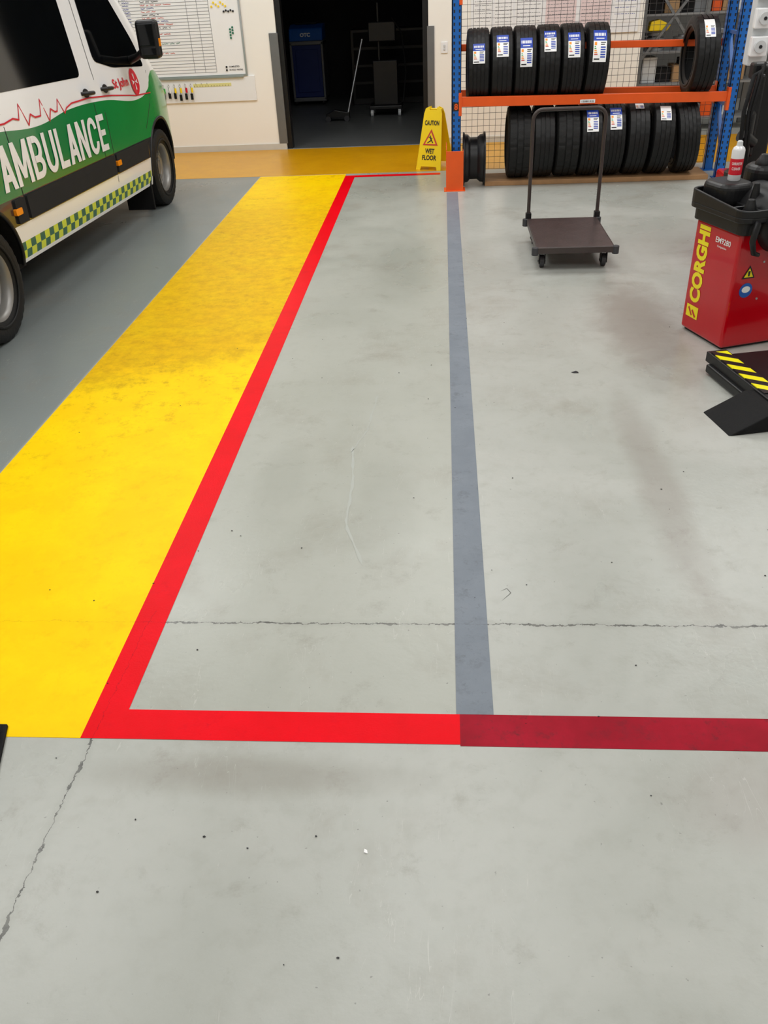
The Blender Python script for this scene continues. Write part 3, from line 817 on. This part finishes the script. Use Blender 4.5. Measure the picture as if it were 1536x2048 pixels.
MB().tube([(-2.74,8.1,1.30),(-2.64,8.02,1.33),(-2.54,7.93,1.38)], [.035,.028,.03], 12).obj('mirror_arm', M['black'], amb, smooth=50)
wt = tyre_mesh('tyre_body', wr, .235, .205, M['rubber2'], 2, 3)
for wy in (WF, WR):
    for sx, wx in ((1,-2.825),(-1,-4.575)):
        wh = bpy.data.objects.new('wheel', None); COL.objects.link(wh); wh.parent = amb
        wh.matrix_parent_inverse = worldm(amb).inverted()
        wh.matrix_basis = Matrix.Translation((wx,wy,wr)) @ Matrix.Scale(sx,4,(1,0,0))
        link('tire_casing', wt, wh, False)
        b = MB()
        b.lathe([(-.09,.21),(-.07,.20),(.06,.195),(.085,.205),(.095,.215),(.088,.20),(.07,.187),(.03,.183),(.02,.17),(.035,.14),(.045,.115),(.04,.095),(.02,.085),(.02,.065),(.05,.06),(.055,.0)], 48, 0)
        for i in range(12):
            a = 2*pi*i/12; r_ = .150
            c = Vector((.033, r_*cos(a), r_*sin(a))); e1 = Vector((0,-sin(a),cos(a))); e2 = Vector((-.25,cos(a),sin(a))).normalized()
            b.add([c+e1*.018*cos(t)+e2*.012*sin(t)+Vector((.004,0,0)) for t in [2*pi*q/10 for q in range(10)]], [tuple(range(10))], 1)
        for i in range(6):
            a = 2*pi*i/6; b.cyl((.02,.075*cos(a),.075*sin(a)),(.045,.075*cos(a),.075*sin(a)),.010,n=6,m=2)
        b.obj('wheel_rim', [M['rim'],M['ink'],M['alu']], wh, False, smooth=35)

# ------------------------------------------------------------------ whiteboard
wb = empty('whiteboard', (-3.2,WY,1.4), 'white planning board with ruled rows, handwriting and magnets on wall', 'whiteboard')
bx0, bx1, bz0, bz1 = -4.3,-2.42,.88,2.1
MB().box(bx0,bx1,WY-.02,WY-.002,bz0,bz1).obj('board_surface', M['paper'], wb)
b = MB()
for a in ((bx0-.02,bx0,bz0-.02,bz1+.02),(bx1,bx1+.02,bz0-.02,bz1+.02),(bx0,bx1,bz0-.02,bz0),(bx0,bx1,bz1,bz1+.02)):
    b.box(a[0],a[1],WY-.03,WY-.002,a[2],a[3])
b.obj('board_frame', M['alu'], wb)
b = MB(); z = bz0+.03
while z < bz1: b.box(bx0+.02,-2.78,WY-.022,WY-.0205,z,z+.004); z += .034
for x in (-4.1,-3.85,-3.05,-2.92,-2.78): b.box(x,x+.004,WY-.0225,WY-.0205,bz0+.03,bz1)
b.obj('board_grid', M['line'], wb)
random.seed(11)
b = MB(); z = bz0+.035
def squig(b, x, z, n, m, hh=.014, y=WY-.0235):
    for i in range(n):
        x2 = x+random.uniform(.004,.010); z1, z2 = z+random.uniform(0,hh), z+random.uniform(0,hh)
        b.quad((x,y,z1),(x2,y,z2),(x2,y,z2+.006),(x,y,z1+.006),m); x = x2
    return x
while z < bz1-.03:
    if z > 1.14 and random.random() < .9 or random.random() < .25:
        x = -3.60; m_ = random.choice([0,0,1,1,2,3])
        for w_ in range(random.randint(2,5)): x = squig(b, x, z+.006, random.randint(4,12), m_)+.02
        squig(b, -3.82, z+.006, 12, 1)
    z += .034
b.obj('board_handwriting', [M['ink'],M['inkb'],M['inkr'],M['inkg']], wb)
for (mx, mz, m_) in [(-2.74+.028*i,1.60+.02*((i*2) % 3),'yel') for i in range(7)]+[(-2.60+.028*i,1.545+.01*(i % 2),'ink') for i in range(5)]+[(-2.55,1.36-.03*i,'inkg') for i in range(4)]+[(-2.52,1.38-.03*i,'inkg') for i in range(3)]+[(-2.65,.963,'ink'),(-2.65,.928,'ink')]:
    MB().cyl((mx,WY-.02,mz),(mx,WY-.032,mz),.011,n=14).obj('magnet', M[m_], wb)
text('legend_text','COMPLETED',M['ink'],plane_fn((-2.62,WY-.0225,.955),(1,0,0),(0,0,1)),.13,.018,wb,.02)
text('legend_text','ON HOLD / WAITING',M['ink'],plane_fn((-2.62,WY-.0225,.92),(1,0,0),(0,0,1)),.17,.018,wb,.02)
kb = empty('key_rail', (-2.95,WY,.72), 'white wall board with hooks and yellow scale strip', 'key rack')
MB().box(-3.75,-2.32,WY-.02,WY-.001,.58,.86).obj('rail_board', M['white'], kb, bevel=.004)
b = MB().box(-3.1,-2.62,WY-.024,WY-.02,.755,.79)
for i in range(13): b.box(-3.09+i*.036,-3.086+i*.036,WY-.0255,WY-.024,.757,.77,1)
b.obj('scale_strip', [mat('pale_yellow', srgb(225,220,150), .5),M['ink']], kb)
MB().box(-3.5,-2.45,WY-.045,WY-.02,.845,.865).obj('pen_ledge', M['alu'], kb)
for i in range(9):
    xk = -3.48+i*.07
    MB().tube([(xk,WY-.02,.79),(xk,WY-.04,.785),(xk,WY-.045,.80)], .003, 6).obj('hook', M['alu'], kb)
for i in range(6):
    xk = -3.48+i*.07; e = empty('key', (xk,WY-.045,.78), 'key with coloured tag and black fob hanging from hook', 'key', group='keys on the rail')
    ml = random.uniform(.0,.04)
    MB().tube([(xk+.012*cos(t),WY-.045,.775+.012*sin(t)) for t in [2*pi*q/12 for q in range(12)]], .0015, 6, closed=True).obj('key_ring', M['alu'], e)
    MB().box(xk-.016,xk+.016,WY-.05,WY-.042,.65-ml,.72-ml).box(xk-.003,xk+.003,WY-.047,WY-.044,.71-ml,.765).obj('key_fob', M['black'], e, bevel=.003)
    MB().box(xk+.004,xk+.026,WY-.056,WY-.051,.70,.755).obj('key_tag', M[['lgreen','paper','yel','yel','redd','yel'][i]], e)

random.seed(5)
nb = empty('notice_board', (1.25,WY,1.5), 'white notice board covered with printed sheets behind wire mesh', 'notice board')
MB().box(.33,2.28,WY-.02,WY-.002,1.15,2.2).obj('board_panel', M['white'], nb)
def sheet(x0, x1, z0, z1, m, ink, rows=12):
    b = MB(); b.box(x0,x1,WY-.023,WY-.0205,z0,z1,0)
    z = z1-.03
    dzr = (z1-z0-.05)/rows
    for r_ in range(rows):
        x = x0+.015
        while x < x1-.02:
            x2 = min(x1-.012, x+random.uniform(.01,.05)); b.quad((x,WY-.0238,z),(x2,WY-.0238,z),(x2,WY-.0238,z+.005),(x,WY-.0238,z+.005),1); x = x2+.008
        z -= dzr
    b.obj('paper_sheet', [m,ink], nb)
sheet(.36,.58,1.22,1.75,M['paper'],M['line']); sheet(.60,.82,1.25,1.75,M['paper'],M['line']); sheet(.85,1.15,1.2,1.75,M['paper'],M['line'])
sheet(1.20,1.55,1.2,1.8,M['pink'],M['line'],16); sheet(1.60,1.95,1.2,1.8,M['pink'],M['line'],16); sheet(1.98,2.24,1.25,1.75,M['paper'],M['inkb'],7)
ls = empty('light_switch', (.02,WY,1.07), 'white double light switch plate on the cream wall', 'light switch')
MB().box(-.02,.06,WY-.012,WY,1.01,1.13).obj('switch_plate', M['white'], ls, bevel=.004)
for z in (1.04,1.075): MB().box(.008,.032,WY-.018,WY-.012,z,z+.025).obj('switch_rocker', M['lightgrey'], ls, bevel=.002)

# ------------------------------------------------------------------ dark store room contents
ot = empty('service_machine', (-2.25,15.8,0), 'blue workshop service machine in grey frame inside dark room', 'machine')
x0, x1, yf, yb = -2.54,-1.98,15.6,16.1
MB().box(x0+.03,x1-.03,yf+.02,yb,.12,.95).obj('machine_cabinet', M['tealc'], ot, bevel=.015)
MB().box(x0,x0+.04,yf,yb,.08,.95).box(x1-.04,x1,yf,yb,.08,.95).box(x0,x1,yf,yb,.06,.12).box(x0,x1,yf,yb,.90,.96).obj('machine_frame', M['steelg'], ot, bevel=.01)
MB().prism([(x0,yf,.96),(x0,yf+.06,1.14),(x0,yf+.25,1.19),(x0,yb,1.19),(x0,yb,.96)], (x1-x0,0,0)).obj('machine_hood', M['tealc2'], ot, bevel=.02)
text('maker_lettering','OTC',M['paper'],plane_fn((-2.35,yf+.006,1.02),(1,0,0),(0,.3,1)),.17,.06,ot,.05)
MB().box(x0+.09,x1-.09,yf+.005,yf+.02,.2,.84).obj('machine_door', M['tealc'], ot, bevel=.008)
for cx in (x0+.05,x1-.05):
    for cy in (yf+.05,yb-.05): MB().cyl((cx-.02,cy,.045),(cx+.02,cy,.045),.045,n=18).obj('machine_wheel', M['black'], ot)
MB().box(x0+.1,x1-.1,yf+.2,yb-.05,1.19,1.22).obj('top_tray', M['black'], ot, bevel=.01)
MB().tube([(-2.22+.08*cos(t),15.9,1.29+.08*sin(t)) for t in [pi-q*.3 for q in range(11)]], .012, 8).obj('coiled_hose', M['black'], ot)
jk = empty('trolley_jack', (-1.55,13.9,0), 'low black trolley jack with long handle on the dark floor', 'jack')
MB().prism([(-1.75,13.6,.05),(-1.75,13.6,.10),(-1.62,13.6,.16),(-1.40,13.6,.12),(-1.40,13.6,.05)], (0,.12,0)).obj('jack_body', M['black'], jk, bevel=.008)
MB().cyl((-1.42,13.66,.12),(-1.18,13.9,1.05),.013).obj('jack_handle', M['alu'], jk)
for cx in (-1.72,-1.44):
    MB().cyl((cx,13.59,.04),(cx,13.74,.04),.04,n=16).obj('jack_wheel', M['caster'], jk)
es = empty('equipment_stand', (-.95,14.2,0), 'dark wheeled equipment stand with cables inside dark room', 'equipment stand')
MB().box(-1.12,-.62,13.95,14.4,.10,.15).box(-1.05,-.68,14.05,14.35,.15,.75).box(-.98,-.94,14.2,14.24,.15,1.5).box(-1.1,-.7,14.1,14.35,1.0,1.25).obj('stand_body', M['black'], es, bevel=.01)
for cx in (-1.08,-.66):
    for cy in (13.98,14.36): MB().cyl((cx-.02,cy,.05),(cx+.02,cy,.05),.05,n=18).obj('stand_wheel', M['lightgrey'], es)
MB().tube([(-.75,14.1,1.3),(-.6,14.05,1.1),(-.55,14.05,.6),(-.6,14.0,.2),(-.68,14.0,.16)], .012, 8).obj('stand_cable', M['blackm'], es, smooth=50)
tb = empty('tool_cabinet', (-.5,15.6,0), 'dark tool cabinet with drawers standing in the dark room', 'cabinet')
MB().box(-1.5,.2,15.4,15.9,.0,1.1).obj('cabinet_body', M['black'], tb, bevel=.01)
for i in range(4): MB().box(-1.45,.15,15.38,15.4,.1+i*.25,.31+i*.25).obj('drawer', M['blackm'], tb, bevel=.004)

# ------------------------------------------------------------------ grey shelving with parts
sh = empty('parts_shelving', (3.0,11.0,0), 'grey steel parts shelving with diagonal braces behind mesh', 'shelving')
sx0, sx1, sy0, sy1 = 2.42,3.9,11.75,12.25
b = MB()
for x in (sx0,3.15,sx1):
    for y in (sy0,sy1): b.box(x-.025,x+.025,y-.02,y+.02,0,2.6)
b.obj('shelf_post', M['steelg'], sh)
MB().bar((sx0,sy0+.02,.8),(3.15,sy0+.02,1.75),.03,.03).bar((sx0,sy0+.03,1.75),(3.15,sy0+.03,.8),.03,.03).obj('diagonal_brace', M['steelg'], sh)
for z in (.15,.55,.9,1.3,1.7): MB().box(sx0,sx1,sy0,sy1,z-.02,z).obj('shelf_board', M['shelfg'], sh)
random.seed(9)
for z in (.15,.55,1.3):
    x = sx0+.06
    while x < sx1-.2:
        w_ = random.uniform(.09,.2); hh = random.uniform(.12,.30)
        info(MB().box(x,x+w_,sy0+.06+random.uniform(0,.1),sy1-.05,z,z+hh).obj('storage_box', random.choice([M['card'],M['shelfg'],M['lightgrey'],M['blackm'],M['blackm'],M['card'],M['orange']]), bevel=.006), 'parts box standing on the grey steel shelf', 'box', 'boxes on the grey shelving')
        x += w_+.015
for i, x in enumerate((2.62,2.98,3.42)):
    for q in range(4-i % 2):
        z = .9+q*.055
        info(MB().lathe([(0,.04),(0,.13),(.03,.13),(.03,.08),(.05,.075),(.05,.04)], 28, 0, Matrix.Translation((x,12.0,z)) @ Matrix.Rotation(-pi/2,4,'Y'), True).obj('brake_disc', M['rotor'], smooth=30), 'grey cast brake disc stacked on the shelf', 'brake disc', 'brake discs on the grey shelving')
info(MB().prism([(2.5,11.8,1.12),(2.72,11.8,1.12),(2.76,11.8,1.18),(2.62,11.8,1.24),(2.52,11.8,1.22)], (0,.14,0)).obj('yellow_case', M['yel'], bevel=.01), 'yellow plastic tool case on brake discs', 'tool case')

# ------------------------------------------------------------------ wheel balancer
BA = radians(19)
BW = Matrix.Translation((1.54,4.47,0)) @ Matrix.Rotation(BA,4,'Z')
bal = empty('wheel_balancer', (1.54,4.47,0), 'red wheel balancer cabinet with black weight tray and yellow lettering', 'wheel balancer', BA)
MB().prism([(0,0,.012),(.80,0,.012),(.80,.40,.012),(0,.40,.012)], (0,0,.628), 0, BW).obj('cabinet', M['red'], bal, bevel=.018, segs=4)
MB().box(.02,.78,.02,.38,0,.02,0,BW).obj('plinth', M['black'], bal)
def rrect(x0, x1, y0, y1, r, z, n=6):
    out = []
    for cx, cy, a0 in ((x1-r,y1-r,0),(x0+r,y1-r,pi/2),(x0+r,y0+r,pi),(x1-r,y0+r,1.5*pi)):
        for i in range(n+1): out.append((cx+r*cos(a0+pi/2*i/n), cy+r*sin(a0+pi/2*i/n), z))
    return out
b = MB()
b.prism(rrect(-.02,.86,-.03,.43,.05,.635), (0,0,.065), 0, BW)
b.prism(rrect(-.045,.88,-.055,.455,.07,.70), (0,0,.03), 0, BW)
# rim wall around the tray
ro, ri = rrect(-.045,.88,-.055,.455,.07,.73), rrect(-.028,.863,-.038,.438,.055,.73)
n_ = len(ro)
vs_ = [Vector(p) for p in ro]+[Vector(p) for p in ri]+[Vector((p[0],p[1],.765+.03*(p[1] > .3))) for p in ro]+[Vector((p[0],p[1],.765+.03*(p[1] > .3))) for p in ri]
fs_ = []
for i in range(n_):
    j = (i+1) % n_
    fs_ += [(i,j,2*n_+j,2*n_+i),(n_+j,n_+i,3*n_+i,3*n_+j),(2*n_+i,2*n_+j,3*n_+j,3*n_+i)]
b.add(vs_, fs_, 0, BW)
for x in (.08,.2,.32,.44,.56,.68): b.box(x,x+.012,-.04,.44,.725,.755,0,BW)
for y in (.10,.22,.33): b.box(-.03,.87,y,y+.012,.725,.755,0,BW)
b.obj('weight_tray', M['black'], bal, bevel=.006)
MB().prism(rrect(.0,.21,.19,.44,.08,.73), (0,0,.11), 0, BW).obj('raised_tray', M['black'], bal, bevel=.03, segs=4)
MB().prism(rrect(.25,.85,.25,.46,.09,.73), (0,0,.17), 0, BW).obj('raised_tray', M['black'], bal, bevel=.04, segs=4)
for (x, y, r_, z0_, z1_) in ((.06,.05,.038,.72,.80),(.13,.12,.030,.72,.86),(.20,.05,.045,.72,.81),(.30,.06,.05,.72,.84),(.30,.17,.035,.72,.93),(.46,.12,.055,.72,.86),(.42,.33,.03,.89,1.0),(.32,.34,.045,.89,.95)):
    MB().tube([BW @ Vector((x,y,z0_)), BW @ Vector((x,y,z0_+.02)), BW @ Vector((x,y,z0_+(z1_-z0_)*.7)), BW @ Vector((x,y,z1_))], [r_,r_,r_*.65,r_*.45], 24).obj('centering_cone', M['black'], bal, bevel=.004, smooth=40)
def LV(*ps): return [BW @ Vector(p) for p in ps]
MB().tube(LV((.24,.25,.68),(.24,-.04,.68),(.24,-.07,.68),(.24,-.085,.68)), [.16,.16,.145,.11], 40).obj('shaft_housing', M['black'], bal, smooth=40)
MB().tube(LV((.20,-.06,.60),(.20,-.24,.60)), .03, 20).obj('shaft', M['rotor'], bal, smooth=40)
b = MB(); b.tube(LV((.20,-.12,.60),(.20,-.15,.60)), .105, 40, 0); b.tube(LV((.20,-.148,.60),(.20,-.158,.60)), .07, 36, 1)
b.obj('shaft_flange', [M['rotor'],M['black']], bal, bevel=.004, smooth=40)
MB().tube(LV((.08,.02,.72),(.03,-.07,.70),(.01,-.08,.62),(.03,-.08,.56),(.07,-.07,.545)), [.018,.018,.016,.014,.01], 12).obj('measuring_arm', M['black'], bal, smooth=50)
MB().tube(LV((.2,.0,.76),(.24,-.10,.83),(.38,-.16,.83),(.55,-.16,.78)), .022, 12).obj('guard_handle', M['black'], bal, smooth=50)
def bl(x, y, z): return BW @ Vector((x,y,z))
text('maker_lettering','CORGHI',M['lime'],lambda a, c: bl(-.002, .255+c, .185+a),.43,.10,bal,.05)
text('model_lettering','EM9280',M['paper'],lambda a, c: bl(-.002, .20-a, .555+c),.13,.030,bal,.01)
text('model_lettering','Compaction',M['paper'],lambda a, c: bl(-.002, .18-a, .53+c),.08,.014,bal,.01)
b = MB()
b.add([bl(-.002,y,z) for y, z in ((.25,.095),(.36,.095),(.36,.165),(.25,.165))], [(3,2,1,0)], 0)
b.add([bl(-.003,y,z) for y, z in ((.265,.11),(.30,.145),(.31,.135),(.275,.10))], [(0,1,2,3)], 1)
b.add([bl(-.003,y,z) for y, z in ((.30,.11),(.335,.155),(.345,.145),(.31,.105))], [(0,1,2,3)], 1)
b.obj('maker_badge', [M['lime'],M['red']], bal)
b = MB()
b.add([bl(x,-.002,z) for x, z in ((.05,.40),(.13,.40),(.09,.47))], [(0,1,2)], 0)
b.add([bl(x,-.003,z) for x, z in ((.062,.407),(.118,.407),(.09,.456))], [(0,1,2)], 1)
b.add([bl(x,-.004,z) for x, z in ((.085,.412),(.095,.412),(.097,.44),(.083,.44))], [(0,1,2,3)], 0)
b.obj('warning_triangle', [M['ink'],M['lime']], bal)
b = MB(); b.add([bl(.09+.04*cos(t),-.002,.335+.04*sin(t)) for t in [2*pi*i/28 for i in range(28)]], [tuple(range(28))], 0)
b.add([bl(.09+.026*cos(t),-.003,.34+.018*sin(t)) for t in [2*pi*i/20 for i in range(20)]], [tuple(range(20))], 1)
b.obj('round_sticker', [M['tealc2'],M['paper']], bal)
for z in (.48,.28):
    MB().cyl(bl(.17,-.004,z),bl(.17,.0,z),.006,n=10).obj('screw', M['alu'], bal)

sc = bl(.125,.31,.84)
can = empty('spray_can', tuple(sc), 'white aerosol can with red label standing on the balancer tray', 'spray can')
TC = Matrix.Translation(sc) @ Matrix.Rotation(-pi/2,4,'Y')
MB().lathe([(.0,.0),(.0,.031),(.004,.033),(.15,.033),(.162,.028),(.17,.018),(.17,0)], 28, 0, TC).obj('can_body', M['cangrey'], can, smooth=35)
MB().lathe([(.03,.0335),(.11,.0335)], 28, 0, TC).obj('can_label', M['redd'], can, smooth=35)
MB().lathe([(.168,.0),(.168,.016),(.192,.014),(.197,.008),(.197,0)], 20, 0, TC).obj('can_nozzle', M['lightgrey'], can, smooth=35)
text('can_lettering','CARBURETOR',M['paper'],lambda a, c: sc+Vector((.0342*sin((a-.034)/.034), -.0342*cos((a-.034)/.034), .08+c)),.056,.014,can,.01)
text('can_lettering','CLEANER',M['paper'],lambda a, c: sc+Vector((.0342*sin((a-.03)/.034), -.0342*cos((a-.03)/.034), .055+c)),.045,.014,can,.01)

# ------------------------------------------------------------------ wheel lift
WA = radians(12)
WL = Matrix.Translation((1.44,3.55,0)) @ Matrix.Rotation(WA,4,'Z')
wl = empty('wheel_lift', (1.44,3.55,0), 'low black wheel lift with yellow hazard striped edge', 'wheel lift', WA)
MB().box(.19,.98,.05,.62,.015,.10,0,WL).box(.07,.2,.12,.62,.01,.055,0,WL).obj('lift_base', M['black'], wl, bevel=.008)
ho = MB().box(0,.085,0,.52,0,.004).obj('hazard_strip', hazard_material(), wl); ho.matrix_basis = WL @ Matrix.Translation((.102,.12,.1045))
MB().box(.09,.20,.06,.67,.05,.104,0,WL).obj('side_rail', M['black'], wl, bevel=.004)
MB().prism([(-.15,-.06,0),(.20,-.06,0),(.20,-.06,.095),(.05,-.06,.095)], (0,.26,0), 0, WL).obj('foot_ramp', M['blackm'], wl, bevel=.006)
MB().box(.20,.6,-.10,.1,.02,.06,0,WL).cyl(WL @ Vector((.23,-.06,.04)), WL @ Vector((.23,.14,.04)), .035).obj('lift_roller', M['black'], wl, bevel=.004)
MB().tube([WL @ Vector(p) for p in ((.19,.0,.06),(.185,-.0,.16),(.195,.0,.23))], [.016,.016,.02], 14).obj('foot_pedal', M['black'], wl, smooth=50)

# ------------------------------------------------------------------ machine behind balancer
tc = empty('tire_changer', (2.25,6.2,0), 'black column tire changer with tool head and hoses', 'tire changer')
MB().box(2.0,2.6,6.0,6.6,0,.55).obj('changer_base', M['red'], tc, bevel=.02)
MB().box(2.06,2.20,6.2,6.34,.55,1.25).box(2.02,2.5,6.22,6.32,1.16,1.26).box(2.03,2.09,6.15,6.22,.7,1.2).obj('changer_column', M['black'], tc, bevel=.015)
b = MB()
b.tube([(2.03,6.1,.56),(2.03,6.1,.62),(2.03,6.1,.64)], [.12,.12,.09], 28); b.tube([(2.0,6.08,.66),(2.0,6.08,.98),(2.0,6.08,1.0)], [.04,.04,.025], 20); b.tube([(2.06,6.08,.8),(1.96,6.05,.86)], [.03,.045], 18)
b.obj('turntable_head', M['black'], tc, smooth=35)
for q, (rr_, dx_) in enumerate(((.013,0),(.010,.03),(.008,.05))):
    MB().tube([(2.08,6.2,1.22+.02*q),(1.99+dx_,6.1,1.2),(1.94+dx_,6.02,1.0),(1.95+dx_,6.0,.78),(2.02,6.0,.56)], rr_, 10).obj('air_hose', M['blackm'], tc, smooth=60)
pc = empty('power_column', (2.3,7.2,1.2), 'light grey ceiling drop post carrying round power sockets', 'power post')
MB().box(2.28,2.42,7.2,7.32,1.15,5.0).obj('post', M['lightgrey'], pc, bevel=.008)
for z in (1.28,1.46,1.64):
    MB().box(2.27,2.39,7.14,7.2,z-.065,z+.065).obj('socket_box', M['white'], pc, bevel=.008)
    MB().cyl((2.33,7.14,z),(2.33,7.115,z),.04,n=28).cyl((2.33,7.116,z),(2.33,7.110,z),.012,n=12,m=1).obj('socket', [M['lightgrey'],M['ink']], pc)

# ------------------------------------------------------------------ rubber ramp
RM = Matrix.Translation((-.022,0,0))
rp = empty('rubber_ramp', (-1.5,1.5,0), 'black rubber wheel ramp lying beside the yellow strip', 'ramp')
MB().prism([(-1.75,1.66,0),(-1.285,1.66,0),(-1.20,1.36,0),(-1.22,1.31,0),(-1.75,1.31,0)], (0,0,.012), 0, RM).obj('ramp_base', M['blackm'], rp, bevel=.003)
MB().prism([(-1.72,1.65,.012),(-1.30,1.65,.012),(-1.225,1.37,.012),(-1.24,1.33,.012),(-1.72,1.33,.012)], (0,0,.035), 0, RM).obj('ramp_top', M['black'], rp, bevel=.012)
